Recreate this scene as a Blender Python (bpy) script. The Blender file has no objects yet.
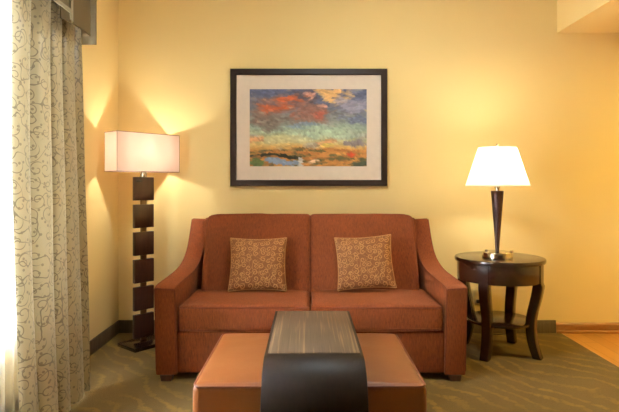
import bpy, bmesh, math, random
from mathutils import Vector, Matrix, noise
random.seed(7)
PI = math.pi
scene = bpy.context.scene
COL = scene.collection
W = {}                                   # world matrix of each thing / part

# ------------------------------------------------------------------ helpers
def sm(bm, ang=38):
    lim = math.radians(ang)
    for f in bm.faces: f.smooth = True
    for e in bm.edges:
        if len(e.link_faces) == 2 and e.calc_face_angle(0) > lim: e.smooth = False

class BM:                                # thin wrapper so that several shapes collect in one mesh
    def __init__(s, keep=False): s.bm = bmesh.new(); s.keep = keep
    def transform(s, m): s.bm.transform(m)
    def to_mesh(s, m): s.bm.to_mesh(m); s.bm.free()
    def add(s, other, M=None):
        if M is not None: other.bm.transform(M)
        t = bpy.data.meshes.new('tmp'); other.bm.to_mesh(t); s.bm.from_mesh(t); bpy.data.meshes.remove(t); other.bm.free(); return s
_r = bmesh.ops.recalc_face_normals

def obj(name, b, mat, parent=None, local=False, smooth=True, ang=38):
    if not b.keep: _r(b.bm, faces=b.bm.faces[:])
    if smooth: sm(b.bm, ang)
    m = bpy.data.meshes.new(name)
    if parent is not None and not local: b.transform(W[parent.as_pointer()].inverted())
    b.to_mesh(m)
    o = bpy.data.objects.new(name, m); COL.objects.link(o)
    if mat: m.materials.append(mat)
    if parent is not None:
        o.parent = parent; W[o.as_pointer()] = W[parent.as_pointer()]
    else: W[o.as_pointer()] = Matrix.Identity(4)
    return o

def tag(o, label, cat, group=None):
    o['label'] = label; o['category'] = cat
    if group: o['group'] = group
    return o

def thing(name, label, cat, loc=(0, 0, 0), rz=0.0, group=None, rot=None):
    o = bpy.data.objects.new(name, None); COL.objects.link(o)
    o.empty_display_size = 0.1
    o.location = loc; o.rotation_euler = rot or (0, 0, rz)
    e = o.rotation_euler
    W[o.as_pointer()] = Matrix.Translation(Vector(loc)) @ e.to_matrix().to_4x4()
    return tag(o, label, cat, group)

def struct(name, b, mat, parent=None, **k):
    o = obj(name, b, mat, parent, **k)
    if parent is None: o['kind'] = 'structure'
    return o

def box(x0, x1, y0, y1, z0, z1, bev=0.0, seg=2):
    b = BM()
    bmesh.ops.create_cube(b.bm, size=1.0)
    b.bm.transform(Matrix.Translation(((x0+x1)/2, (y0+y1)/2, (z0+z1)/2)) @ Matrix.Diagonal((x1-x0, y1-y0, z1-z0, 1)))
    if bev > 0:
        bmesh.ops.bevel(b.bm, geom=b.bm.edges[:], offset=bev, segments=seg, profile=0.5, affect='EDGES', clamp_overlap=True)
    return b

def lathe(prof, n=48, cx=0, cy=0, cap=True):
    """prof: list of (r, z) from bottom to top"""
    b = BM(); rings = []
    for r, z in prof:
        rings.append([b.bm.verts.new((cx + r*math.cos(2*PI*i/n), cy + r*math.sin(2*PI*i/n), z)) for i in range(n)])
    for a, c in zip(rings, rings[1:]):
        for i in range(n): b.bm.faces.new((a[i], a[(i+1) % n], c[(i+1) % n], c[i]))
    if cap:
        if prof[0][0] > 1e-5: b.bm.faces.new(rings[0][::-1])
        if prof[-1][0] > 1e-5: b.bm.faces.new(rings[-1])
    bmesh.ops.remove_doubles(b.bm, verts=b.bm.verts[:], dist=1e-5)
    return b

def tube(pts, r, closed=False, n=8, b=None):
    b = b or BM(); pts = [Vector(p) for p in pts]; N = len(pts)
    rad = r if isinstance(r, (list, tuple)) else [r]*N
    def tan(i):
        if closed: t = pts[(i+1) % N] - pts[i-1]
        else: t = pts[min(i+1, N-1)] - pts[max(i-1, 0)]
        return t.normalized()
    t = tan(0); up = Vector((0, 0, 1)) if abs(t.z) < 0.9 else Vector((1, 0, 0))
    u = (up - t*up.dot(t)).normalized(); rings = []
    for i in range(N):
        t = tan(i); u = (u - t*u.dot(t)).normalized(); v = t.cross(u)
        rings.append([b.bm.verts.new(pts[i] + (u*math.cos(2*PI*k/n) + v*math.sin(2*PI*k/n))*rad[i]) for k in range(n)])
    for i in range(N if closed else N-1):
        a, c = rings[i], rings[(i+1) % N]
        for k in range(n): b.bm.faces.new((a[k], a[(k+1) % n], c[(k+1) % n], c[k]))
    if not closed:
        b.bm.faces.new(rings[0][::-1]); b.bm.faces.new(rings[-1])
    return b

def prism(poly, x0, x1, axis='X', bev=0.0, seg=2):
    """extrude a polygon of (a, b) along an axis.  axis X: (y, z);  axis Z: (x, y)"""
    b = BM()
    f = (lambda p, h: (h, p[0], p[1])) if axis == 'X' else (lambda p, h: (p[0], p[1], h))
    A = [b.bm.verts.new(f(p, x0)) for p in poly]; B = [b.bm.verts.new(f(p, x1)) for p in poly]
    n = len(poly)
    b.bm.faces.new(A); b.bm.faces.new(B[::-1])
    for i in range(n): b.bm.faces.new((A[i], A[(i+1) % n], B[(i+1) % n], B[i]))
    _r(b.bm, faces=b.bm.faces[:])
    if bev > 0:
        ed = [e for e in b.bm.edges if e.calc_face_angle(0) > 0.5]
        bmesh.ops.bevel(b.bm, geom=ed, offset=bev, segments=seg, profile=0.5, affect='EDGES', clamp_overlap=True)
    return b

def spline(pts, n=8):
    """Catmull-Rom through pts"""
    P = [Vector(p) for p in pts]; P = [2*P[0]-P[1]] + P + [2*P[-1]-P[-2]]; out = []
    for i in range(1, len(P)-2):
        for k in range(n):
            t = k/n; a, b_, c, d = P[i-1], P[i], P[i+1], P[i+2]
            out.append(0.5*((2*b_) + (c-a)*t + (2*a-5*b_+4*c-d)*t*t + (3*b_-a-3*c+d)*t**3))
    out.append(P[-2]); return out

def cushion(a, bb, c, r, crown=(0, 0, 0), n=22, wr=0.0, seed=0):
    """soft box centred at the origin with half sizes a, bb, c, corner radius r, faces crowned outwards"""
    b = BM(); bmesh.ops.create_cube(b.bm, size=2.0)
    bmesh.ops.subdivide_edges(b.bm, edges=b.bm.edges[:], cuts=n, use_grid_fill=True)
    D = Vector((a, bb, c))
    for v in b.bm.verts:
        p = Vector([math.sin(max(-1, min(1, t))*PI/2) for t in v.co])
        q = Vector([max(-(D[i]-r), min(D[i]-r, p[i]*D[i])) for i in range(3)])
        d = Vector([p[i]*D[i] - q[i] for i in range(3)])
        m = max(abs(d[i]) for i in range(3))
        if m > 1e-9:
            q = q + d.normalized()*min(r, m if m < r*0.999 else r)
        w = [1-p[i]*p[i] for i in range(3)]
        q.x += p.x*crown[0]*w[1]*w[2]; q.y += p.y*crown[1]*w[0]*w[2]; q.z += p.z*crown[2]*(w[0]*w[1])**0.6
        if wr:
            q += Vector((0, 0, 1))*wr*noise.noise(Vector((q.x*9+seed, q.y*9, q.z*9+seed*3)))*(0.3+w[0])
        v.co = q
    return b

def rrect(a, bb, r, z, n=6):
    pts = []
    for sx, sy, a0 in ((1, 1, 0), (-1, 1, PI/2), (-1, -1, PI), (1, -1, 1.5*PI)):
        for k in range(n+1):
            t = a0 + PI/2*k/n
            pts.append((sx*(a-r)+r*math.cos(t), sy*(bb-r)+r*math.sin(t), z))
    out = []
    for i in range(len(pts)):              # densify the straight runs
        p, q = Vector(pts[i]), Vector(pts[(i+1) % len(pts)])
        L = (q-p).length; k = max(1, int(L/0.05))
        for j in range(k): out.append(p.lerp(q, j/k))
    return out

# ------------------------------------------------------------------ materials
def lin(r, g, b):
    f = lambda c: (c/255/12.92) if c/255 <= 0.04045 else ((c/255+0.055)/1.055)**2.4
    return (f(r), f(g), f(b), 1)

class Mat:
    def __init__(s, name, rough=0.6, spec=0.5, metal=0.0):
        s.m = bpy.data.materials.new(name); s.m.use_nodes = True
        s.t = s.m.node_tree; s.n = s.t.nodes; s.bsdf = s.n['Principled BSDF']; s.out = s.n['Material Output']
        s.set('Roughness', rough); s.set('Specular IOR Level', spec); s.set('Metallic', metal)
    def set(s, k, v):
        if hasattr(v, 'is_output'): s.t.links.new(v, s.bsdf.inputs[k])
        else: s.bsdf.inputs[k].default_value = v
    def node(s, ty, ins=None, **props):
        nd = s.n.new(ty)
        for k, v in props.items(): setattr(nd, k, v)
        for k, v in (ins or {}).items(): s.inp(nd, k, v)
        return nd
    def inp(s, nd, k, v):
        if hasattr(v, 'is_output'): s.t.links.new(v, nd.inputs[k])
        else: nd.inputs[k].default_value = v
    def math(s, op, a, b=0.0, c=None):
        nd = s.node('ShaderNodeMath', {0: a, 1: b}, operation=op)
        if c is not None: s.inp(nd, 2, c)
        return nd.outputs[0]
    def mix(s, f, a, b):
        nd = s.n.new('ShaderNodeMix'); nd.data_type = 'RGBA'
        s.inp(nd, 0, f); s.inp(nd, 6, a); s.inp(nd, 7, b); return nd.outputs[2]
    def ramp(s, f, stops):
        nd = s.n.new('ShaderNodeValToRGB'); s.inp(nd, 0, f)
        el = nd.color_ramp.elements
        while len(el) < len(stops): el.new(0.5)
        for e, (p, c) in zip(el, stops): e.position = p; e.color = c
        return nd.outputs[0]
    def coord(s, which='Object', scale=(1, 1, 1), rot=(0, 0, 0)):
        tc = s.n.new('ShaderNodeTexCoord'); mp = s.n.new('ShaderNodeMapping')
        s.t.links.new(tc.outputs[which], mp.inputs[0]); mp.inputs['Scale'].default_value = scale; mp.inputs['Rotation'].default_value = rot
        return mp.outputs[0]
    def noise(s, v, scale, detail=3, rough=0.5, out=0):
        return s.node('ShaderNodeTexNoise', {'Vector': v, 'Scale': scale, 'Detail': detail, 'Roughness': rough}).outputs[out]
    def bump(s, h, strength=0.2, dist=0.002):
        b = s.node('ShaderNodeBump', {'Height': h, 'Strength': strength, 'Distance': dist}); s.set('Normal', b.outputs[0])
    def line(s, v, centre, half, soft):
        """1 where |v-centre| < half, fading over soft"""
        d = s.math('ABSOLUTE', s.math('SUBTRACT', v, centre))
        mr = s.node('ShaderNodeMapRange', {0: d, 1: half, 2: half+soft, 3: 1.0, 4: 0.0}); return mr.outputs[0]

def plain(name, c, rough=0.6, spec=0.5, metal=0.0, var=0.06, ns=30):
    m = Mat(name, rough, spec, metal)
    n = m.noise(m.coord(), ns, 3)
    c2 = tuple(x*(1-var*2) for x in c[:3]) + (1,)
    m.set('Base Color', m.mix(n, c2, c)); return m.m

def scrolls(m, uv, size, turns=1.6, lw=0.11):
    """curling scroll lines on a fabric (uv in metres)"""
    sc = 1.0/size
    def layer(off, rnd):
        mp = m.n.new('ShaderNodeMapping'); m.t.links.new(uv, mp.inputs[0]); mp.inputs['Scale'].default_value = (sc, sc, 1); mp.inputs['Location'].default_value = (off, off*0.7, 0)
        vo = m.node('ShaderNodeTexVoronoi', {'Vector': mp.outputs[0], 'Scale': 1.0, 'Randomness': rnd}, voronoi_dimensions='2D', feature='F1')
        d = m.node('ShaderNodeVectorMath', {0: mp.outputs[0], 1: vo.outputs['Position']}, operation='SUBTRACT').outputs[0]
        sx = m.node('ShaderNodeSeparateXYZ', {0: d})
        sc_ = m.node('ShaderNodeSeparateColor', {0: vo.outputs['Color']})
        hand = m.math('SUBTRACT', m.math('MULTIPLY', m.math('GREATER_THAN', sc_.outputs[0], 0.5), 2.0), 1.0)
        ang = m.math('ARCTAN2', m.math('MULTIPLY', sx.outputs[1], hand), sx.outputs[0])
        r = m.math('SQRT', m.math('ADD', m.math('MULTIPLY', sx.outputs[0], sx.outputs[0]), m.math('MULTIPLY', sx.outputs[1], sx.outputs[1])))
        ph = m.math('ADD', m.math('DIVIDE', ang, 2*PI), m.math('ADD', m.math('MULTIPLY', r, turns/0.5), sc_.outputs[1]))
        fr = m.math('FRACT', ph)
        ln = m.line(fr, 0.5, lw, 0.06)
        msk = m.node('ShaderNodeMapRange', {0: r, 1: 0.44, 2: 0.5, 3: 1.0, 4: 0.0}).outputs[0]
        hole = m.math('GREATER_THAN', r, 0.05)
        return m.math('MULTIPLY', m.math('MULTIPLY', ln, msk), hole), mp.outputs[0]
    a, v = layer(0.0, 0.55)
    nz = m.node('ShaderNodeTexNoise', {'Vector': v, 'Scale': 0.9, 'Detail': 0.5}, noise_dimensions='2D').outputs[0]
    vine = m.line(nz, 0.5, 0.008, 0.008)
    return m.math('MAXIMUM', a, vine)

def weave(m, v, s1=150, s2=500):
    a = m.noise(m.coord('Object', (s1*1.3, s1*0.45, s1*0.22)), 1.0, 3)
    b = m.noise(m.coord('Object', (s2*0.5, s2*0.4, s2)), 1.0, 2)
    return m.math('ADD', m.math('MULTIPLY', a, 0.6), m.math('MULTIPLY', b, 0.4))

# walls
m = Mat('wall_paint', 0.75, 0.25)
v = m.coord(); n1 = m.noise(v, 1.3, 2); n2 = m.noise(v, 350, 3)
m.set('Base Color', m.mix(n1, lin(228, 204, 142), lin(232, 208, 148))); m.bump(n2, 0.12, 0.001)
WALL = m.m
CEIL = plain('ceiling_paint', lin(238, 226, 204), 0.8, 0.2)

# sofa chenille
def fabric(name, c1, c2, rough=0.85):
    m = Mat(name, rough, 0.2); w = weave(m, None)
    big = m.noise(m.coord(), 4, 2)
    f = m.node('ShaderNodeMapRange', {0: w, 1: 0.3, 2: 0.7}).outputs[0]
    f = m.math('ADD', m.math('MULTIPLY', f, 0.75), m.math('MULTIPLY', big, 0.25))
    m.set('Base Color', m.mix(f, c1, c2)); m.bump(w, 0.35, 0.002)
    m.set('Sheen Weight', 0.12); m.set('Sheen Roughness', 0.5); m.set('Sheen Tint', (0.9, 0.42, 0.18, 1)); return m.m
SOFA = fabric('rust_chenille', lin(70, 32, 14), lin(144, 71, 31))
PIPE = fabric('rust_welt', lin(78, 34, 18), lin(120, 56, 30))

# pillow
m = Mat('scroll_pillow_fabric', 0.85, 0.2)
uv = m.n.new('ShaderNodeTexCoord').outputs['UV']
ln = scrolls(m, uv, 0.042, 1.5, 0.15); w = weave(m, None)
m.set('Base Color', m.mix(ln, m.mix(w, lin(106, 65, 35), lin(140, 89, 51)), lin(178, 129, 78)))
m.bump(m.math('ADD', m.math('MULTIPLY', ln, 1.0), m.math('MULTIPLY', w, 0.5)), 0.4, 0.002)
PILLOW = m.m

# ottoman leather
m = Mat('caramel_leather', 0.42, 0.45)
v = m.coord(); vo = m.node('ShaderNodeTexVoronoi', {'Vector': v, 'Scale': 420.0}).outputs[0]; n1 = m.noise(v, 5, 3)
m.set('Base Color', m.mix(n1, lin(116, 63, 24), lin(129, 73, 31))); m.bump(m.math('ADD', m.math('MULTIPLY', vo, 0.3), m.math('MULTIPLY', m.noise(v, 14, 2), 1.5)), 0.25, 0.003)
LEATHER = m.m
LEATHER_PIPE = plain('leather_welt', lin(128, 70, 40), 0.45)

# woods
def wood(name, c1, c2, scale=(40, 2, 40), rough=0.3, c3=None, coat=0.0, spec=0.5):
    m = Mat(name, rough, spec); v = m.coord('Object', scale)
    a = m.noise(v, 1.0, 4, 0.6); b = m.noise(m.coord('Object', tuple(s*3 for s in scale)), 1.0, 2)
    f = m.node('ShaderNodeMapRange', {0: m.math('ADD', m.math('MULTIPLY', a, 0.7), m.math('MULTIPLY', b, 0.3)), 1: 0.35, 2: 0.65}).outputs[0]
    col = m.mix(f, c1, c2)
    if c3:
        st = m.node('ShaderNodeMapRange', {0: m.noise(m.coord('Object', (scale[0]*1.2, scale[1]*1.3, scale[2])), 1.0, 2), 1: 0.54, 2: 0.66}).outputs[0]
        col = m.mix(st, col, c3)
    m.set('Base Color', col); m.bump(f, 0.08, 0.001)
    m.set('Coat Weight', coat); m.set('Coat Roughness', 0.15); return m.m
ESPRESSO = wood('espresso_wood', lin(30, 15, 9), lin(50, 26, 16), (30, 30, 3), 0.22, coat=0.5)
WALNUT = wood('dark_walnut', lin(40, 20, 14), lin(64, 35, 24), (50, 50, 4), 0.35)
SHELL = wood('dark_veneer', lin(20, 12, 8), lin(31, 20, 14), (60, 60, 3), 0.45, spec=0.22)
VENEER = wood('grey_brown_veneer', lin(74, 59, 44), lin(97, 79, 59), (95, 1.6, 95), 0.42, lin(128, 104, 74))
OAKTRIM = wood('oak_trim', lin(132, 84, 36), lin(162, 108, 50), (3, 60, 60), 0.35)

# carpet
m = Mat('patterned_carpet', 0.95, 0.1)
v = m.coord(); warp = m.noise(v, 1.7, 2, 0.5, 1)
vv = m.node('ShaderNodeVectorMath', {0: v, 1: m.node('ShaderNodeVectorMath', {0: warp, 1: (0.55, 0.55, 0)}, operation='MULTIPLY').outputs[0]}, operation='ADD').outputs[0]
mp = m.n.new('ShaderNodeMapping'); m.t.links.new(vv, mp.inputs[0]); mp.inputs['Rotation'].default_value = (0, 0, math.radians(-38))
wv = m.node('ShaderNodeTexWave', {'Vector': mp.outputs[0], 'Scale': 2.6, 'Distortion': 1.5, 'Detail': 2.0, 'Detail Scale': 2.0}, wave_type='BANDS').outputs[1]
brk = m.noise(v, 3.2, 2); fine = m.noise(v, 140, 3); spk = m.noise(v, 34, 3)
st = m.node('ShaderNodeMapRange', {0: m.math('ADD', wv, m.math('MULTIPLY', m.math('SUBTRACT', spk, 0.5), 1.5)), 1: 0.72, 2: 0.98}).outputs[0]
st = m.math('MULTIPLY', st, m.node('ShaderNodeMapRange', {0: brk, 1: 0.32, 2: 0.6}).outputs[0])
base = m.mix(m.noise(v, 2.5, 3), lin(106, 88, 50), lin(126, 106, 66))
base = m.mix(m.math('MULTIPLY', fine, 0.5), base, lin(78, 66, 48))
m.set('Base Color', m.mix(m.math('MULTIPLY', st, 0.4), base, lin(160, 128, 60)))
m.bump(fine, 0.6, 0.006)
CARPET = m.m

# plank floor
m = Mat('oak_plank_floor', 0.3, 0.5)
v = m.coord('Object', (1, 1, 1), (0, 0, PI/2))
br = m.node('ShaderNodeTexBrick', {'Vector': v, 'Color1': lin(196, 140, 62), 'Color2': lin(178, 122, 48), 'Mortar': lin(116, 72, 28), 'Scale': 1.0, 'Mortar Size': 0.0015, 'Brick Width': 1.1, 'Row Height': 0.1})
g = m.noise(m.coord('Object', (60, 3, 1)), 1.0, 4)
m.set('Base Color', m.mix(m.math('MULTIPLY', g, 0.45), br.outputs[0], lin(152, 98, 36))); PLANK = m.m

# rubber / carpet baseboard
m = Mat('baseboard_carpet', 0.85, 0.15); v = m.coord('Object', (70, 70, 4))
m.set('Base Color', m.mix(m.noise(v, 1.0, 3), lin(84, 70, 50), lin(116, 100, 74))); BASEB = m.m

# curtain
m = Mat('scroll_curtain_fabric', 0.34, 0.9)
uv = m.n.new('ShaderNodeTexCoord').outputs['UV']
ln = scrolls(m, uv, 0.080, 1.3, 0.036)
lf = m.node('ShaderNodeTexVoronoi', {'Vector': uv, 'Scale': 24.0}, voronoi_dimensions='2D').outputs[0]
leaf = m.math('LESS_THAN', lf, 0.15)
ln = m.math('MAXIMUM', ln, m.math('MULTIPLY', leaf, 0.8))
c = m.mix(m.math('MULTIPLY', ln, 0.8), lin(150, 138, 108), lin(72, 60, 38))
m.set('Base Color', c); m.set('Sheen Weight', 0.2); m.bump(ln, 0.15, 0.001)
tr = m.node('ShaderNodeBsdfTranslucent', {'Color': c})
mx = m.node('ShaderNodeMixShader', {0: 0.08, 1: m.bsdf.outputs[0], 2: tr.outputs[0]})
m.t.links.new(mx.outputs[0], m.out.inputs[0]); CURTAIN = m.m

def thin(name, c, trans, transp=0.0, rough=0.8):
    m = Mat(name, rough, 0.2); n = m.noise(m.coord('Object', (300, 300, 300)), 1.0, 1)
    col = m.mix(m.math('MULTIPLY', n, 0.08), c, tuple(x*0.85 for x in c[:3]) + (1,)); m.set('Base Color', col)
    t = m.node('ShaderNodeBsdfTranslucent', {'Color': col})
    s = m.node('ShaderNodeMixShader', {0: trans, 1: m.bsdf.outputs[0], 2: t.outputs[0]}).outputs[0]
    if transp:
        tp = m.node('ShaderNodeBsdfTransparent')
        s = m.node('ShaderNodeMixShader', {0: transp, 1: s, 2: tp.outputs[0]}).outputs[0]
    m.t.links.new(s, m.out.inputs[0]); return m.m
SHEER = thin('white_sheer', lin(246, 246, 246), 0.6, 0.55)
SHADE_W = thin('white_lampshade', lin(254, 248, 236), 0.85, 0.12)
SHADE_P = thin('blush_lampshade', lin(228, 212, 202), 0.55)
VALANCE = plain('taupe_valance_fabric', lin(106, 92, 64), 0.6, 0.3, ns=60)
LINING = plain('cream_lining', lin(152, 142, 116), 0.7)
TRIMSEAM = plain('shade_trim', lin(120, 92, 72), 0.7)
RIM_W = thin('white_shade_rim', lin(236, 222, 196), 0.4)
STEEL = plain('brushed_nickel', lin(196, 186, 168), 0.22, metal=1.0)
BRONZE = plain('dark_nickel', lin(120, 98, 74), 0.4, metal=1.0)
BLACK = plain('black_plastic', lin(24, 20, 18), 0.4)
BULB = Mat('lit_bulb', 0.5); BULB.set('Base Color', (1, 0.9, 0.7, 1)); BULB.set('Emission Color', (1, 0.78, 0.48, 1)); BULB.set('Emission Strength', 6.0); BULB = BULB.m
PLASTIC = plain('ivory_plastic', lin(226, 204, 150), 0.4)
FRAME = wood('black_brown_frame', lin(34, 22, 18), lin(50, 34, 27), (8, 8, 8), 0.35)
MATB = plain('cream_mat_board', lin(226, 212, 196), 0.85, 0.1)
WINW = plain('white_window_frame', lin(235, 235, 232), 0.4)
m = Mat('window_glass', 0.02, 0.5); m.set('Base Color', (1, 1, 1, 1)); m.set('Transmission Weight', 1.0); m.set('IOR', 1.05); GLASS = m.m

# ------------------------------------------------------------------ room (camera at x=0, y=0, z=1.15, back wall at y=4.10)
YB, XL, XR, YF, ZC = 4.10, -1.466, 4.2, -5.0, 2.75
T = 0.12
struct('wall_back', box(XL-T, XR+T, YB, YB+T, -0.05, ZC), WALL)
# left wall with a window opening
wy0, wy1, wz0, wz1 = 1.55, 2.72, 0.42, 2.04
b = box(XL-T, XL, wy1, YB, -0.05, ZC); b.add(box(XL-T, XL, YF, wy0, -0.05, ZC))
b.add(box(XL-T, XL, wy0, wy1, -0.05, wz0)); b.add(box(XL-T, XL, wy0, wy1, wz1, ZC))
struct('wall_left', b, WALL)
struct('wall_right', box(XR, XR+T, YF, YB, -0.05, ZC), WALL)
LOW_BOUNCE = plain('low_bounce_wall_paint', lin(120, 92, 66), 0.75, 0.25)  # dark tone for the unseen front wall, cuts bounce onto front faces
struct('wall_front', box(XL-T, XR+T, YF-T, YF, -0.05, ZC), LOW_BOUNCE)
struct('ceiling', box(XL-T, XR+T, YF-T, YB+T, ZC, ZC+T), CEIL)
XW = 1.95
struct('floor', box(XL-T, XW, YF-T, YB+T, -0.06, 0.0), CARPET)
struct('floor_planks', box(XW, XR+T, YF-T, YB+T, -0.06, -0.001), PLANK)
struct('ceiling_bulkhead', box(1.926, XR, 0.2, YB, 2.318, ZC), WALL)
struct('baseboard_back', box(XL, 1.915, YB-0.012, YB, 0, 0.098, 0.003), BASEB)
struct('baseboard_left', box(XL, XL+0.012, YF, YB-0.012, 0, 0.098, 0.003), BASEB)
b = prism([(YB, 0), (YB-0.022, 0), (YB-0.022, 0.014), (YB-0.013, 0.022), (YB-0.013, 0.06), (YB-0.006, 0.076), (YB, 0.08)], 1.915, XR, 'X')
struct('baseboard_right', b, OAKTRIM)
# window
wf = BM()
t = 0.05
for a in ((wy0, wy0+t, wz0, wz1), (wy1-t, wy1, wz0, wz1), (wy0, wy1, wz0, wz0+t), (wy0, wy1, wz1-t, wz1), ((wy0+wy1)/2-0.025, (wy0+wy1)/2+0.025, wz0, wz1)):
    wf.add(box(XL-0.10, XL-0.04, a[0], a[1], a[2], a[3], 0.004))
win = struct('window_1', wf, WINW)
obj('window_pane', box(XL-0.075, XL-0.069, wy0+0.02, wy1-0.02, wz0+0.02, wz1-0.02), GLASS, win)
obj('window_sill', box(XL-0.11, XL+0.02, wy0-0.03, wy1+0.03, wz0-0.03, wz0-0.001, 0.004), WINW, win)

# ------------------------------------------------------------------ curtain, sheer, valance
def sheet(fx, nu, nv, z0, z1, thick, uvscale_u=None):
    """fx(u, w) -> (x, y) with w = height fraction; uv in metres"""
    b = BM(keep=True); bm = b.bm; uvl = bm.loops.layers.uv.new('UVMap'); grid = []
    us = []; L = 0; prev = None
    for i in range(nu+1):
        p = Vector(fx(i/nu, 0.5))
        if prev is not None: L += (p-prev).length
        us.append(L); prev = p
    for j in range(nv+1):
        w = j/nv; row = []
        for i in range(nu+1):
            x, y = fx(i/nu, w); row.append(bm.verts.new((x, y, z0 + (z1-z0)*w)))
        grid.append(row)
    for j in range(nv):
        for i in range(nu):
            f = bm.faces.new((grid[j][i], grid[j][i+1], grid[j+1][i+1], grid[j+1][i]))
            for l, (a, c) in zip(f.loops, ((i, j), (i+1, j), (i+1, j+1), (i, j+1))):
                l[uvl].uv = (us[a], (z1-z0)*c/nv)
    return b

def curtain_xy(u, w):
    # u 0 = near edge, 1 = far edge; w 0 = floor, 1 = top
    xm = -1.215 + (-0.085)*w
    pn = 25 - 34*w + 28*w*w; 
    yn = -xm*530/(308-pn) - 0.02
    yf = 2.945 + 0.055*w
    s = 0.86*u + 0.014*math.sin(2*PI*u*1.5+1.0) + 0.012*math.sin(3*w+u*6)
    y = yn + (yf-yn)*u
    ph = 2*PI*(5.0*s) + 0.5*math.sin(2.2*w+1)
    amp = (0.040 - 0.008*w)*(0.75 + 0.35*math.sin(5*u+0.6))
    q = abs(math.sin(ph/2)); sh = 2.0*q**0.75 - 1.15
    x = xm + amp*sh + 0.008*noise.noise(Vector((u*7, w*2.5, 3)))
    y -= 0.020*math.sin(ph)*q + 0.008*noise.noise(Vector((u*6, w*3, 9)))
    return x, y
c = obj('curtain', sheet(curtain_xy, 220, 60, 0.012, 2.46, 0), CURTAIN, ang=80)
tag(c, 'floor length cream curtain with dark scroll pattern hanging beside the bright window', 'curtain')

def sheer_xy(u, w):
    y = 0.56 + (2.98-0.56)*u
    x = -1.395 + 0.018*math.sin(2*PI*u*24 + 0.8*math.sin(u*17)) + 0.006*math.sin(u*61)
    return x, y
s = obj('sheer_curtain', sheet(sheer_xy, 420, 6, 0.02, 2.47, 0), SHEER, ang=80)
tag(s, 'white sheer curtain glowing with daylight at the left edge behind the patterned curtain', 'curtain')

def ribbon(path, z0, z1, th):
    """solid standing strip along a path of (x, y)"""
    P = [Vector(p) for p in path]; n = len(P); L = []; R = []
    for i in range(n):
        t = (P[min(i+1, n-1)] - P[max(i-1, 0)]).normalized(); nn = Vector((-t.y, t.x))*th/2
        L.append(P[i]+nn); R.append(P[i]-nn)
    return prism([tuple(p) for p in L] + [tuple(p) for p in R[::-1]], z0, z1, 'Z')
val = thing('valance', 'pleated taupe fabric valance above the patterned curtain at top left', 'valance', (-1.3, 2.6, 1.965))
obj('valance_return', ribbon([(XL+0.004, 3.10), (-1.238, 3.10)], 1.965, 2.58, 0.008), VALANCE, val)
obj('valance_face', ribbon([(-1.205, 2.925), (-1.196, 2.90), (-1.192, 2.80), (-1.198, 2.66), (-1.215, 2.60)], 1.965, 2.58, 0.008), VALANCE, val)
obj('pleat', ribbon([(-1.150, 2.565), (-1.136, 2.54), (-1.128, 2.48), (-1.124, 2.2), (-1.13, 1.9), (-1.13, 0.5), (XL+0.004, 0.5)], 1.965, 2.58, 0.008), VALANCE, val)
obj('lining_band', ribbon([(-1.147, 2.572), (-1.130, 2.545), (-1.121, 2.500)], 1.930, 2.58, 0.006), LINING, val)
obj('trim_band', ribbon([(-1.121, 2.499), (-1.117, 2.2), (-1.123, 1.9)], 1.958, 1.976, 0.006), LINING, val)

# ------------------------------------------------------------------ sofa
SX = 0.016
sofa = thing('sofa', 'rust brown fabric two seat sofa with sloping arms beneath the framed painting', 'sofa', (SX, 3.5, 0))
YS = 3.085
prof = spline([(YS, 0.545), (YS+0.06, 0.556), (3.35, 0.566), (3.55, 0.580), (3.70, 0.617), (3.80, 0.672), (3.875, 0.752), (3.93, 0.835), (3.965, 0.888)], 6)
prof = [(p.x, p.y) for p in prof]
def arm_x(s, y, z, side):            # side 0 inner, 1 outer
    t = (y-YS)/0.95
    xo = 0.903 - 0.018*t + 0.010*(z-0.05)/0.5*max(0, 1-t*1.3)
    xi = xo - 0.122 + 0.002*t
    return SX + s*(xo if side else xi)
def arm(s):
    b = BM(); poly = [(YS, 0.036)] + prof + [(4.00, 0.893), (4.02, 0.87), (4.03, 0.036)]
    rows = []
    for side in (0, 1):
        rows.append([b.bm.verts.new((arm_x(s, y, z, side), y, z - (0.006 if side == 0 and z > 0.3 else 0))) for y, z in poly])
    A, B = rows; n = len(poly)
    b.bm.faces.new(A); b.bm.faces.new(B[::-1])
    for i in range(n): b.bm.faces.new((A[i], A[(i+1) % n], B[(i+1) % n], B[i]))
    _r(b.bm, faces=b.bm.faces[:])
    ed = [e for e in b.bm.edges if e.calc_face_angle(0) > 0.6]
    bmesh.ops.bevel(b.bm, geom=ed, offset=0.012, segments=3, profile=0.5, affect='EDGES', clamp_overlap=True)
    bmesh.ops.triangulate(b.bm, faces=[f for f in b.bm.faces if len(f.verts) > 4])
    return b
for s in (-1, 1):
    a = obj('armrest', arm(s), SOFA, sofa)
    p = BM()
    for side in (0, 1):
        q = [(arm_x(s, y, z, side) + s*(0.0035 if side == 0 else -0.0035), y + 0.003, z - (0.006 if side == 0 else 0) - 0.003) for y, z in prof]
        zz = [(arm_x(s, YS, 0.06 + (0.54-0.06)*k/8, side) + s*(0.0035 if side == 0 else -0.0035), YS+0.0035, 0.06 + (0.535-0.06)*k/8) for k in range(9)]
        tube(zz + q[1:], 0.0042, n=6, b=p)
    xa, xb = arm_x(s, YS, 0.54, 0), arm_x(s, YS, 0.54, 1)
    tube([(xa + s*0.006, YS+0.0025, 0.535), (xb - s*0.006, YS+0.0025, 0.541)], 0.0042, n=6, b=p)
    obj('piping', p, PIPE, a)
xi = 0.786
obj('base_rail', box(SX-xi, SX+xi, 3.105, 4.0, 0.042, 0.285, 0.012, 3), SOFA, sofa)
b = prism([(3.80, 0.06), (4.03, 0.06), (4.03, 0.86), (4.01, 0.892), (3.95, 0.900), (3.88, 0.885)], SX-xi+0.005, SX+xi-0.005, 'X', 0.015, 3)
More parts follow.
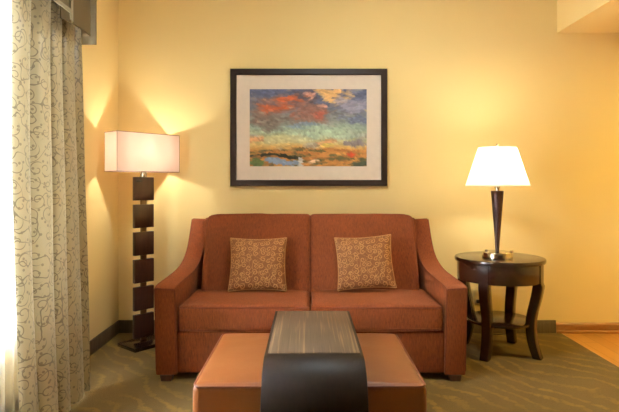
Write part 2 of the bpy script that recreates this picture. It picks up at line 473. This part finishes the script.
obj('back_frame', b, SOFA, sofa)
hw = 0.3875
for s in (-1, 1):
    # seat cushion
    M = Matrix.Translation((SX + s*(hw+0.002), 3.36, 0.362))
    c = cushion(hw-0.001, 0.272, 0.072, 0.024, (0.0, 0.008, 0.022), 26, 0.004, 3+s)
    cu = obj('seat_cushion', BM().add(c, M), SOFA, sofa)
    p = BM()
    for sg in (1, -1):
        tube(rrect(hw-0.006, 0.267+0.001, 0.03, sg*(0.072-0.007)), 0.005, True, 6, p)
    obj('piping', BM().add(p, M), PIPE, cu)
    # back cushion
    th = math.radians(21)
    M = Matrix.Translation((SX + s*0.3655, 3.70, 0.649)) @ Matrix.Rotation(-th, 4, 'X')
    c = cushion(0.3670, 0.085, 0.285, 0.024, (0.0, 0.026, 0.006), 24, 0.003, 11+s)
    for v in c.bm.verts:                       # the outer upper corner is rounded off
        ux = s*v.co.x/0.3670; uz = v.co.z/0.285
        if uz > 0:
            k = max(0.0, (ux-0.72)/0.28)**2.2*uz
            v.co.z -= 0.020*k
            v.co.x -= s*0.010*max(0, uz-0.6)/0.4*max(0, ux)
    cu = obj('back_cushion', BM().add(c, M), SOFA, sofa)
    p = BM(); tube([(-s*0.365, -0.085+0.004+0.003*abs(k-8)/8, -0.27+0.54*k/16) for k in range(17)], 0.004, False, 6, p)
    obj('piping', BM().add(p, M), PIPE, cu)
def foot(x, y):
    b = box(x-0.036, x+0.036, y-0.036, y+0.036, 0.0, 0.038)
    for v in b.bm.verts:
        if v.co.z < 0.01: v.co.x = x + (v.co.x-x)*0.84; v.co.y = y + (v.co.y-y)*0.84
    bmesh.ops.bevel(b.bm, geom=b.bm.edges[:], offset=0.003, segments=2, affect='EDGES', profile=0.5); return b
FOOT = wood('dark_sofa_foot', lin(60, 34, 22), lin(86, 50, 32), (30, 30, 4), 0.4)
for s in (-1, 1):
    for y in (YS+0.030, 3.97): obj('foot', foot(SX + s*0.842, y), FOOT, sofa)

# ------------------------------------------------------------------ throw pillows
def pillow(w, h, t):
    b = BM(keep=True); bm = b.bm; uvl = bm.loops.layers.uv.new('UVMap'); n = 30
    def P(u, v, s):
        pin = 0.07
        x = u*w/2*(1 - pin*(1-v*v)); z = v*h/2*(1 - pin*(1-u*u))
        k = max(0.0, (1-u**4)*(1-v**4))**0.55
        k *= 0.75 + 0.25*math.cos(u*1.2)*math.cos(v*1.2)
        y = s*(t/2*k + 0.004)
        y += 0.006*noise.noise(Vector((u*2.2+5*s, v*2.2, 1.7)))*k
        return (x, y, z)
    G = {}
    for s in (-1, 1):
        for i in range(n+1):
            for j in range(n+1):
                u = math.sin((i/n*2-1)*PI/2); v = math.sin((j/n*2-1)*PI/2)
                G[s, i, j] = bm.verts.new(P(u, v, s))
        for i in range(n):
            for j in range(n):
                ids = ((i, j), (i+1, j), (i+1, j+1), (i, j+1))
                if s == 1: ids = ids[::-1]
                f = bm.faces.new([G[s, a, c] for a, c in ids])
                for l, (a, c) in zip(f.loops, ids):
                    l[uvl].uv = (math.sin((a/n*2-1)*PI/2)*w/2 + 3*s, math.sin((c/n*2-1)*PI/2)*h/2)
    rim = [(i, 0) for i in range(n)] + [(n, j) for j in range(n)] + [(n-i, n) for i in range(n)] + [(0, n-j) for j in range(n)]
    for k in range(len(rim)):
        a, c = rim[k], rim[(k+1) % len(rim)]
        f = bm.faces.new((G[-1, a[0], a[1]], G[1, a[0], a[1]], G[1, c[0], c[1]], G[-1, c[0], c[1]]))
        for l in f.loops: l[uvl].uv = (l.vert.co.x, l.vert.co.z)
    return b, [P(math.sin((i/n*2-1)*PI/2), math.sin((j/n*2-1)*PI/2), 0) for i, j in rim]
for (px, tilt, yaw, roll, lab) in ((-0.328, 22, 2, 0.0, 'tan scroll patterned throw pillow facing straight out on the left seat of the sofa'),
                                   (0.372, 22, -4, -4.0, 'tan scroll patterned throw pillow tilted askew on the right seat of the sofa')):
    e = Matrix.Rotation(math.radians(yaw), 3, 'Z') @ Matrix.Rotation(math.radians(-tilt), 3, 'X') @ Matrix.Rotation(math.radians(roll), 3, 'Y')
    th_ = thing('throw_pillow', lab, 'pillow', (px, 3.476, 0.625 + (0.012 if tilt != 22 or roll else 0.0)), rot=e.to_euler(), group='scroll patterned pillows on the sofa')
    bb, rim = pillow(0.372, 0.352, 0.125)
    body = obj('pillow_cover', bb, PILLOW, th_, local=True, ang=70)
    obj('piping', tube(rim, 0.005, True, 6), PILLOW, th_, local=True)

# ------------------------------------------------------------------ ottoman
ott = thing('ottoman', 'caramel brown leather ottoman with welted edges in front of the sofa', 'ottoman', (0.006, 2.194, 0))
OX, OY, OZ = 0.006, 2.194, 0.44
M = Matrix.Translation((OX, OY, 0.25))
body = obj('ottoman_body', BM().add(cushion(0.415, 0.331, 0.19, 0.022, (0.012, 0.010, 0.022), 26, 0.003, 5), M), LEATHER, ott)
obj('piping', BM().add(tube(rrect(0.415-0.005, 0.331-0.005, 0.03, 0.19-0.005), 0.0055, True, 8), M), LEATHER_PIPE, body)
for sx in (-1, 1):
    for sy in (-1, 1):
        obj('foot', lathe([(0.02, 0.0), (0.022, 0.004), (0.028, 0.066)], 20, OX+sx*0.34, OY+sy*0.26), FOOT, ott)

# ------------------------------------------------------------------ tray table bridging the ottoman
tr = thing('tray_table', 'dark wood waterfall tray table bridging the middle of the leather ottoman', 'table', (0.022, 2.22, 0))
TX, HWT = 0.022, 0.1835
def bend(y0, y1, z, r, r2, n=12):
    pts = [(y0, 0.0)]
    for k in range(n+1):
        t = PI - PI/2*k/n; pts.append((y0+r + r*math.cos(t), z-r + r*math.sin(t)))
    for k in range(n+1):
        t = PI/2 - PI/2*k/n; pts.append((y1-r2 + r2*math.cos(t), z-r2 + r2*math.sin(t)))
    pts.append((y1, 0.0)); return pts
outer = bend(1.790, 2.665, 0.52, 0.175, 0.04); inner = bend(1.812, 2.643, 0.498, 0.153, 0.018)
b = BM(); n = len(outer); rows = []
for x in (TX-HWT, TX+HWT):
    rows.append(([b.bm.verts.new((x, *p)) for p in outer], [b.bm.verts.new((x, *p)) for p in inner]))
(oa, ia), (ob, ib) = rows
for i in range(n-1):
    b.bm.faces.new((oa[i], oa[i+1], ob[i+1], ob[i])); b.bm.faces.new((ia[i], ib[i], ib[i+1], ia[i+1]))
    b.bm.faces.new((oa[i], ia[i], ia[i+1], oa[i+1])); b.bm.faces.new((ob[i], ob[i+1], ib[i+1], ib[i]))
for i in (0, n-1): b.bm.faces.new((oa[i], ob[i], ib[i], ia[i]))
_r(b.bm, faces=b.bm.faces[:])
bmesh.ops.bevel(b.bm, geom=[e for e in b.bm.edges if e.calc_face_angle(0) > 0.9], offset=0.003, segments=2, profile=0.5, affect='EDGES')
obj('table_shell', b, SHELL, tr)
o = obj('top_panel', box(TX-HWT+0.012, TX+HWT-0.012, 1.972, 2.622, 0.518, 0.5225, 0.0015), VENEER, tr); o['label'] = 'grey brown streaked veneer top'

# ------------------------------------------------------------------ round side table
TC = (1.317, 3.65)
st = thing('side_table', 'round dark espresso wood side table with curved legs and lower shelf beside the sofa', 'table', (TC[0], TC[1], 0), math.radians(5))
obj('tabletop', lathe([(0.28, 0.619), (0.291, 0.620), (0.296, 0.627), (0.297, 0.640), (0.293, 0.648), (0.286, 0.650), (0.0, 0.650)], 72), ESPRESSO, st, local=True)
obj('apron', lathe([(0.262, 0.497), (0.277, 0.497), (0.280, 0.503), (0.280, 0.605), (0.277, 0.6195), (0.262, 0.6195)], 72, cap=False), ESPRESSO, st, local=True)
obj('shelf', lathe([(0.0, 0.208), (0.214, 0.208), (0.22, 0.212), (0.22, 0.224), (0.214, 0.228), (0.0, 0.228)], 64), ESPRESSO, st, local=True)
def tleg(ang):
    ctrl = spline([(0.262, 0.63), (0.262, 0.50), (0.246, 0.40), (0.222, 0.30), (0.212, 0.22), (0.220, 0.12), (0.238, 0.05), (0.256, 0.0)], 5)
    b = BM(); rings = []
    for i, p in enumerate(ctrl):
        z = p.y; wt = 0.033 - 0.004*max(0, min(1, (0.5-z)/0.5)); wr_ = wt*0.95
        c = []
        for q in range(4):
            sx, sy = ((-1, -1), (1, -1), (1, 1), (-1, 1))[q]
            c.append(b.bm.verts.new((p.x + sx*wr_, sy*wt, max(z, 0.0))))
        rings.append(c)
    for a, c in zip(rings, rings[1:]):
        for k in range(4): b.bm.faces.new((a[k], a[(k+1) % 4], c[(k+1) % 4], c[k]))
    b.bm.faces.new(rings[0]); b.bm.faces.new(rings[-1][::-1])
    _r(b.bm, faces=b.bm.faces[:])
    bmesh.ops.bevel(b.bm, geom=[e for e in b.bm.edges if e.calc_face_angle(0) > 0.7], offset=0.005, segments=2, profile=0.5, affect='EDGES')
    for v in b.bm.verts:                       # keep the top inside the apron curve
        r = math.hypot(v.co.x, v.co.y)
        if v.co.z > 0.615: v.co.z = 0.615
        if v.co.z > 0.49 and r > 0.284: v.co.x *= 0.284/r; v.co.y *= 0.284/r
    b.bm.transform(Matrix.Rotation(ang, 4, 'Z')); return b
for k in range(4): obj('leg', tleg(PI/4 + k*PI/2), ESPRESSO, st, local=True)

# ------------------------------------------------------------------ table lamp
LX, LY, LZ = 1.286, 3.60, 0.6505
tl = thing('table_lamp', 'table lamp with white conical shade and tapered dark column on the round table', 'lamp', (LX, LY, LZ))
base = obj('lamp_base', lathe([(0.092, 0.0), (0.100, 0.003), (0.100, 0.034), (0.097, 0.039), (0.09, 0.041), (0.02, 0.043), (0.0, 0.043)], 64), STEEL, tl, local=True); base['label'] = 'brushed metal disc base'
o = obj('socket', box(0.075, 0.094, -0.045, -0.02, 0.04, 0.052, 0.003), STEEL, base, local=True)
obj('switch_knob', lathe([(0.0, 0.04), (0.009, 0.04), (0.009, 0.052), (0.006, 0.055), (0.0, 0.055)], 16, -0.075, 0.0), STEEL, base, local=True)
o = obj('column', lathe([(0.0, 0.04), (0.0125, 0.04), (0.0125, 0.05), (0.018, 0.14), (0.041, 0.44), (0.042, 0.45), (0.040, 0.454), (0.0, 0.455)], 32), WALNUT, tl, local=True); o['label'] = 'dark tapered wooden column'
obj('neck', lathe([(0.0, 0.454), (0.013, 0.454), (0.013, 0.47), (0.018, 0.472), (0.018, 0.53), (0.012, 0.535), (0.0, 0.535)], 24), STEEL, tl, local=True)
SB, ST = 0.484, 0.748
def shade_cone(r0, z0, r1, z1, th, n=72):
    return lathe([(r0, z0), (r1, z1), (r1-th, z1), (r0-th, z0), (r0, z0)], n, cap=False)
sh = obj('lamp_shade', shade_cone(0.210, SB, 0.123, ST, 0.0015), SHADE_W, tl, local=True); sh['label'] = 'white conical fabric shade'
obj('rim', lathe([(0.2105, SB), (0.2082, SB+0.007), (0.2070, SB+0.007), (0.209, SB), (0.2105, SB)], 72, cap=False), RIM_W, sh, local=True)
obj('rim', lathe([(0.125, ST-0.006), (0.1238, ST+0.001), (0.1220, ST+0.001), (0.123, ST-0.006), (0.125, ST-0.006)], 72, cap=False), RIM_W, sh, local=True)
h = BM()
for s in (-1, 1):
    tube(spline([(s*0.02, 0, 0.53), (s*0.05, 0, 0.58), (s*0.055, 0, 0.65), (s*0.03, 0, 0.73), (0, 0, ST-0.008)], 6), 0.0022, n=6, b=h)
for k in range(3):
    a = k*2*PI/3; tube([(0, 0, ST-0.006), (0.122*math.cos(a), 0.122*math.sin(a), ST-0.004)], 0.002, n=6, b=h)
obj('harp', h, STEEL, tl, local=True)
obj('finial', lathe([(0.0, ST-0.006), (0.006, ST-0.004), (0.004, ST+0.008), (0.009, ST+0.016), (0.007, ST+0.025), (0.0, ST+0.029)], 16), STEEL, tl, local=True)
def bulb(parent, z, x=0, y=0):
    o = obj('light_bulb', lathe([(0.0, z-0.05), (0.013, z-0.05), (0.014, z-0.025), (0.026, z), (0.028, z+0.016), (0.02, z+0.036), (0.0, z+0.044)], 24, x, y), BULB, parent, local=True)
    return o
bulb(tl, 0.585)
def lamp_light(parent, loc, power, col, size):
    L = bpy.data.lights.new('bulb_light', 'POINT'); L.energy = power; L.color = col; L.shadow_soft_size = size
    o = bpy.data.objects.new('bulb_light', L); COL.objects.link(o); o.parent = parent; o.location = loc; return o
WARM = (1.0, 0.94, 0.80)
for bo in tl.children:
    if bo.name.startswith('light_bulb'): bo.visible_shadow = True
lamp_light(tl, (0, 0, 0.66), 12.5, WARM, 0.05)

# ------------------------------------------------------------------ floor lamp
FX, FY = -1.190, 3.832; ang = math.radians(49.4)
fl = thing('floor_lamp', 'floor lamp of stacked dark square panels with rectangular shade in the corner', 'lamp', (FX, FY, 0), ang)
o = obj('lamp_base', box(-0.165, 0.12, -0.16, 0.07, 0.0, 0.026, 0.004), ESPRESSO, fl, local=True)
for k in range(6):
    z = 0.046 + k*0.1972
    pn = obj('wood_panel', box(-0.0785, 0.0785, -0.015, 0.015, z, z+0.168, 0.003), WALNUT, fl, local=True)
    if k == 5: obj('switch', box(-0.064, -0.024, -0.026, -0.013, z+0.132, z+0.146, 0.003), BLACK, pn, local=True)
o = obj('pole', box(-0.022, 0.022, -0.008, 0.008, 0.024, 1.21, 0.002), BRONZE, fl, local=True)
obj('neck', lathe([(0.0, 1.2), (0.024, 1.2), (0.024, 1.226), (0.018, 1.229), (0.018, 1.29), (0.0, 1.29)], 24), STEEL, fl, local=True)
z0, z1, hx, hy, t = 1.238, 1.511, 0.253, 0.082, 0.002
b = box(-hx, hx, -hy, -hy+t, z0, z1); b.add(box(-hx, hx, hy-t, hy, z0, z1)); b.add(box(-hx, -hx+t, -hy+t, hy-t, z0, z1)); b.add(box(hx-t, hx, -hy+t, hy-t, z0, z1))
fsh = obj('lamp_shade', b, SHADE_P, fl, local=True, smooth=False); fsh['label'] = 'blush white rectangular box shade'
q = BM(); e = 0.0022
for zz in (z0, z1): tube([(-hx, -hy, zz), (hx, -hy, zz), (hx, hy, zz), (-hx, hy, zz)], e, True, 6, q)
for sx in (-1, 1):
    for sy in (-1, 1): tube([(sx*hx, sy*hy, z0), (sx*hx, sy*hy, z1)], e*0.7, False, 6, q)
obj('trim', q, TRIMSEAM, fsh, local=True)
q = BM(); tube([(-hx+t, 0, 1.27), (hx-t, 0, 1.27)], 0.003, n=6, b=q); tube([(0, -hy+t, 1.27), (0, hy-t, 1.27)], 0.003, n=6, b=q)
obj('shade_bracket', q, STEEL, fl, local=True)
bulb(fl, 1.295)
lamp_light(fl, (0, 0, 1.385), 7.2, WARM, 0.016)

# ------------------------------------------------------------------ framed painting
pic = thing('framed_painting', 'large black framed landscape painting with cream mat hanging above the sofa', 'painting', (0.006, YB, 1.131))
def pxw(x, y, Y): return ((x-308)*Y/530, 1.15 - (y-184)*Y/530)
YP = 4.070
x0, zt = pxw(230.2, 68.6, YP); x1, zb = pxw(387.4, 186.0, YP); fw = 0.047
b = BM()
prof_ = [(0, 0), (0, 0.027), (0.004, 0.030), (fw-0.006, 0.028), (fw, 0.022), (fw, 0.0)]     # (inwards, depth from the wall)
cs = [(x0, zb, 1, 1), (x1, zb, -1, 1), (x1, zt, -1, -1), (x0, zt, 1, -1)]; rings = []
for (cx, cz, dx, dz) in cs: rings.append([b.bm.verts.new((cx+dx*i_, YB-0.001-d_, cz+dz*i_)) for i_, d_ in prof_])
for k in range(4):
    a, c = rings[k], rings[(k+1) % 4]
    for i in range(len(prof_)-1): b.bm.faces.new((a[i], a[i+1], c[i+1], c[i]))
    b.bm.faces.new((a[-1], a[0], c[0], c[-1]))
obj('frame', b, FRAME, pic)
ax0, az1 = pxw(249.6, 89.0, YP+0.01); ax1, az0 = pxw(366.8, 166.3, YP+0.01)
b = BM(); yy = YB-0.016
for a in ((x0+fw, ax0, zb+fw, zt-fw), (ax1, x1-fw, zb+fw, zt-fw), (ax0, ax1, zb+fw, az0), (ax0, ax1, az1, zt-fw)):
    b.add(box(a[0], a[1], yy, yy+0.004, a[2], a[3]))
obj('mat_board', b, MATB, pic, smooth=False)

# painting: an invented dusk landscape, brushed as coloured dabs
def fbm(x, y, s=0, o=4):
    return noise.fractal(Vector((x, y, s)), 1.0, 2.0, o)
def mixc(a, b_, t):
    t = max(0, min(1, t)); return tuple(a[i]+(b_[i]-a[i])*t for i in range(3))
def sst(a, b_, x):
    t = max(0, min(1, (x-a)/(b_-a))); return t*t*(3-2*t)
def art(u, v):
    """u to the right, v down, both 0..1 -> sRGB"""
    du = 0.06*fbm(u*5, v*9, 1); dv = 0.05*fbm(u*4, v*7, 2)
    U, V = u+du, v+dv
    sky = [(0.0, (88, 96, 128)), (0.22, (104, 108, 128)), (0.36, (132, 136, 134)), (0.5, (152, 170, 156)), (0.62, (184, 190, 150)), (0.72, (212, 186, 122)), (0.80, (206, 150, 80))]
    c = sky[-1][1]
    for (a, ca), (b2, cb) in zip(sky, sky[1:]):
        if a <= V < b2: c = mixc(ca, cb, (V-a)/(b2-a)); break
    if V < 0: c = sky[0][1]
    n1 = fbm(u*5+2*du, v*9, 5, 5); n2 = fbm(u*11+du*6, v*20+dv*6, 7, 6); n3 = fbm(u*24, v*40, 17, 4)
    blob = lambda x, y, rx, ry: math.exp(-(((U-x)/rx)**2 + ((V-y)/ry)**2))
    c = mixc(c, (158, 156, 150), 0.7*sst(0.0, 0.6, n1))
    c = mixc(c, (122, 108, 100), 0.9*sst(0.2, 0.8, blob(0.20, 0.42, 0.22, 0.11) + 0.5*n1 + 0.3*n2))
    c = mixc(c, (92, 84, 92), 0.9*sst(0.2, 0.8, blob(0.48, 0.13, 0.15, 0.18) + 0.5*n2))
    c = mixc(c, (150, 104, 88), 0.8*sst(0.15, 0.8, blob(0.26, 0.22, 0.24, 0.13) + blob(0.56, 0.32, 0.16, 0.10) + 0.4*n1 + 0.3*n2))
    c = mixc(c, (208, 100, 56), 0.92*sst(0.50, 1.10, blob(0.20, 0.235, 0.17, 0.075) + blob(0.36, 0.14, 0.12, 0.07) + 0.5*n1 + 0.35*n2))
    c = mixc(c, (192, 100, 78), 0.85*sst(0.55, 1.15, blob(0.59, 0.32, 0.10, 0.07) + blob(0.39, 0.34, 0.08, 0.05) + 0.6*n2))
    c = mixc(c, (220, 158, 140), 0.8*sst(0.45, 0.9, blob(0.50, 0.09, 0.05, 0.05) + blob(0.64, 0.22, 0.05, 0.04) + 0.6*n2))
    c = mixc(c, (224, 178, 116), 0.95*sst(0.35, 0.85, blob(0.73, 0.08, 0.14, 0.14) + blob(0.62, 0.03, 0.08, 0.05) + 0.6*n2))
    c = mixc(c, (150, 148, 170), 0.9*sst(0.25, 0.8, blob(0.88, 0.20, 0.16, 0.13) + 0.5*n1))
    c = mixc(c, (110, 118, 150), 0.8*sst(0.35, 0.8, blob(0.93, 0.40, 0.14, 0.09) + 0.5*n2))
    c = mixc(c, (216, 190, 116), 0.8*sst(0.5, 0.85, blob(0.99, 0.28, 0.06, 0.05) + 0.5*n2))
    c = mixc(c, (128, 150, 172), 0.8*sst(0.35, 0.85, blob(0.48, 0.47, 0.14, 0.06) + 0.5*n2))
    c = mixc(c, (176, 204, 180), 0.7*sst(0.3, 0.9, blob(0.60, 0.56, 0.34, 0.08) + 0.5*n1))
    c = mixc(c, (212, 210, 160), 0.75*sst(0.3, 0.9, blob(0.30, 0.65, 0.24, 0.07) + 0.5*n1))
    c = mixc(c, (220, 150, 104), 0.7*sst(0.4, 0.9, blob(0.66, 0.66, 0.09, 0.05) + blob(0.03, 0.66, 0.09, 0.07) + 0.5*n2))
    c = mixc(c, (124, 116, 130), 0.8*sst(0.35, 0.85, blob(0.90, 0.69, 0.17, 0.05) + 0.5*n2))
    c = mixc(c, (222, 194, 100), 0.85*sst(0.45, 0.85, blob(0.69, 0.73, 0.08, 0.05) + 0.5*n2))
    c = tuple(x*(1+0.10*n3) for x in c)
    if V > 0.77:                                  # fields, dark tree line and pond
        g = fbm(u*3, v*30, 9, 4)
        f = mixc((206, 146, 76), (176, 116, 62), 0.5+g)
        f = mixc(f, (98, 92, 58), sst(-0.1, 0.4, fbm(u*6, v*26, 13)))
        c = mixc(c, f, sst(0.77, 0.80, V))
        c = mixc(c, (44, 48, 34), sst(0.35, 0.6, math.exp(-(((u-0.22)/0.24)**2 + ((V-0.855)/0.03)**2)) + 0.35*n2))
        c = mixc(c, (138, 158, 182), sst(0.4, 0.55, math.exp(-(((u-0.28)/0.17)**4 + ((V-0.935)/0.045)**2)) + 0.25*n2))
        c = mixc(c, (92, 110, 60), sst(0.45, 0.65, math.exp(-(((u-0.07)/0.09)**2 + ((V-0.96)/0.06)**2)) + 0.3*n2))
        c = mixc(c, (228, 196, 160), sst(0.5, 0.7, math.exp(-(((u-0.54)/0.08)**2 + ((V-0.955)/0.035)**2)) + 0.4*n2))
        c = mixc(c, (208, 82, 44), sst(0.5, 0.7, math.exp(-(((u-0.87)/0.06)**2 + ((V-0.86)/0.05)**2)) + 0.35*n2))
        c = mixc(c, (70, 78, 62), sst(0.45, 0.7, math.exp(-(((u-0.94)/0.09)**2 + ((V-0.95)/0.06)**2)) + 0.35*n2))
        if abs(u-0.435) < 0.018 and v > 0.885: c = (206, 204, 198)
    br_ = 1 + 0.10*fbm(u*14+4*du, v*30+5*dv, 21, 4)
    return tuple(max(0, min(255, x*br_)) for x in c)
CW, CH = 0.020, 0.026; cells = {}
def cell(i, j):
    if (i, j) not in cells:
        r = random.Random(i*7919 + j*104729)
        cx, cy = (i + 0.1 + 0.8*r.random())*CW, (j + 0.1 + 0.8*r.random())*CH
        k = 0.90 + 0.20*r.random()
        cells[i, j] = (cx, cy, tuple(x*k for x in art(min(1, max(0, cx)), min(1, max(0, cy)))))
    return cells[i, j]
def dab(u, v):                                # brush strokes: nearest stroke centre, stretched along a drifting direction
    a = 0.5 + 1.6*fbm(u*2.5, v*2.5, 31, 2); ca_, sa_ = math.cos(a), math.sin(a); best = None
    i0, j0 = int(math.floor(u/CW)), int(math.floor(v/CH))
    for i in range(i0-2, i0+3):
        for j in range(j0-2, j0+3):
            x, y, col = cell(i, j); dx, dy = u-x, (v-y)*0.77
            p, q = dx*ca_ + dy*sa_, (dy*ca_ - dx*sa_)*2.0
            d = p*p + q*q
            if best is None or d < best[0]: best = (d, col)
    return mixc(art(u, v), best[1], 0.7)
NX, NY = 200, 132
b = BM(keep=True); vs = []
for j in range(NY+1):
    for i in range(NX+1):
        vs.append(b.bm.verts.new((ax0+(ax1-ax0)*i/NX, yy+0.003, az1+(az0-az1)*j/NY)))
for j in range(NY):
    for i in range(NX):
        k = j*(NX+1)+i; b.bm.faces.new((vs[k], vs[k+NX+1], vs[k+NX+2], vs[k+1]))
m = Mat('oil_paint', 0.6, 0.3); at = m.node('ShaderNodeVertexColor', layer_name='paint'); m.set('Base Color', at.outputs[0]); ART = m.m
po = obj('painting_print', b, ART, pic)
ca = po.data.color_attributes.new('paint', 'FLOAT_COLOR', 'POINT')
for j in range(NY+1):
    for i in range(NX+1): ca.data[j*(NX+1)+i].color = lin(*dab(i/NX, j/NY))

# ------------------------------------------------------------------ outlet, plug and cord behind the side table
wx, wz = pxw(477.5, 297, YB)
ou = thing('wall_outlet', 'ivory wall outlet low on the wall behind the round table', 'outlet', (wx, YB, wz))
obj('cover_plate', box(wx-0.036, wx+0.036, YB-0.007, YB, wz-0.058, wz+0.058, 0.003), PLASTIC, ou)
for dz in (0.028, -0.028): obj('receptacle', box(wx-0.016, wx+0.016, YB-0.009, YB-0.006, wz+dz-0.014, wz+dz+0.014, 0.002), PLASTIC, ou)
pc = thing('power_cord', 'black lamp plug and cord in the outlet behind the round table', 'cord', (wx, YB-0.02, wz))
obj('plug', box(wx-0.014, wx+0.014, YB-0.035, YB-0.0092, wz-0.042, wz-0.016, 0.004), BLACK, pc)
obj('cord', tube(spline([(wx, YB-0.034, wz-0.03), (wx+0.01, YB-0.055, wz-0.05), (wx+0.03, YB-0.06, wz-0.12), (wx+0.05, YB-0.065, wz-0.21), (wx+0.1, YB-0.06, 0.006), (wx+0.2, YB-0.05, 0.005)], 8), 0.003, n=6), BLACK, pc)

# ------------------------------------------------------------------ lights
cl = thing('unseen_ceiling_light', 'added round fill light on the ceiling above the ottoman, out of view', 'lamp', (0.2, 2.6, ZC))  # added fill fixture, out of view; brightens the walls and seat tops
obj('fill_canopy', lathe([(0.0, -0.03), (0.20, -0.03), (0.20, 0.0), (0.0, 0.0)], 48), STEEL, cl, local=True)
DIFF = Mat('lit_fill_diffuser', 0.5); DIFF.set('Base Color', (0.9, 0.9, 0.9, 1)); DIFF.set('Emission Color', (0.90, 1.0, 1.0, 1)); DIFF.set('Emission Strength', 46.0)
obj('fill_diffuser', lathe([(0.0, -0.10), (0.08, -0.095), (0.15, -0.075), (0.19, -0.04), (0.192, -0.03), (0.0, -0.03)], 48), DIFF.m, cl, local=True)

kl = thing('unseen_ceiling_light', 'warm recessed downlight under the bulkhead at the right', 'lamp', (3.3, 2.7, 2.318))
obj('trim_ring', lathe([(0.085, -0.006), (0.11, -0.008), (0.115, -0.001), (0.085, -0.001), (0.085, -0.006)], 40, cap=False), WINW, kl, local=True)
KD = Mat('lit_downlight', 0.5); KD.set('Emission Color', (1.0, 0.75, 0.18, 1)); KD.set('Emission Strength', 560.0)
obj('lens', lathe([(0.0, -0.005), (0.085, -0.004), (0.085, -0.001), (0.0, -0.001)], 40), KD.m, kl, local=True)
w = bpy.data.worlds.new('daylight'); scene.world = w; w.use_nodes = True
bg = w.node_tree.nodes['Background']; bg.inputs[0].default_value = (0.88, 0.95, 1.0, 1); bg.inputs[1].default_value = 62.0
P = bpy.data.lights.new('window_portal', 'AREA'); P.shape = 'RECTANGLE'; P.size = wy1-wy0; P.size_y = wz1-wz0; P.cycles.is_portal = True
po_ = bpy.data.objects.new('window_portal', P); COL.objects.link(po_); po_.location = (XL-0.14, (wy0+wy1)/2, (wz0+wz1)/2); po_.rotation_euler = (PI/2, 0, -PI/2)

# ------------------------------------------------------------------ camera
cam = bpy.data.cameras.new('camera'); co = bpy.data.objects.new('camera', cam); COL.objects.link(co)
co.location = (0, 0, 1.15); co.rotation_euler = (PI/2, 0, 0)
cam.sensor_width = 36; cam.lens = 530/619*36
cam.shift_x = 1.5/619; cam.shift_y = -22/619
scene.camera = co
vs_ = scene.view_settings
vs_.view_transform = 'Standard'; vs_.look = 'None'; vs_.exposure = 0.50; vs_.gamma = 1.0; vs_.use_curve_mapping = False
scene.cycles.max_bounces = 10; scene.cycles.diffuse_bounces = 6; scene.cycles.transmission_bounces = 8; scene.cycles.transparent_max_bounces = 12
scene.cycles.use_denoising = True
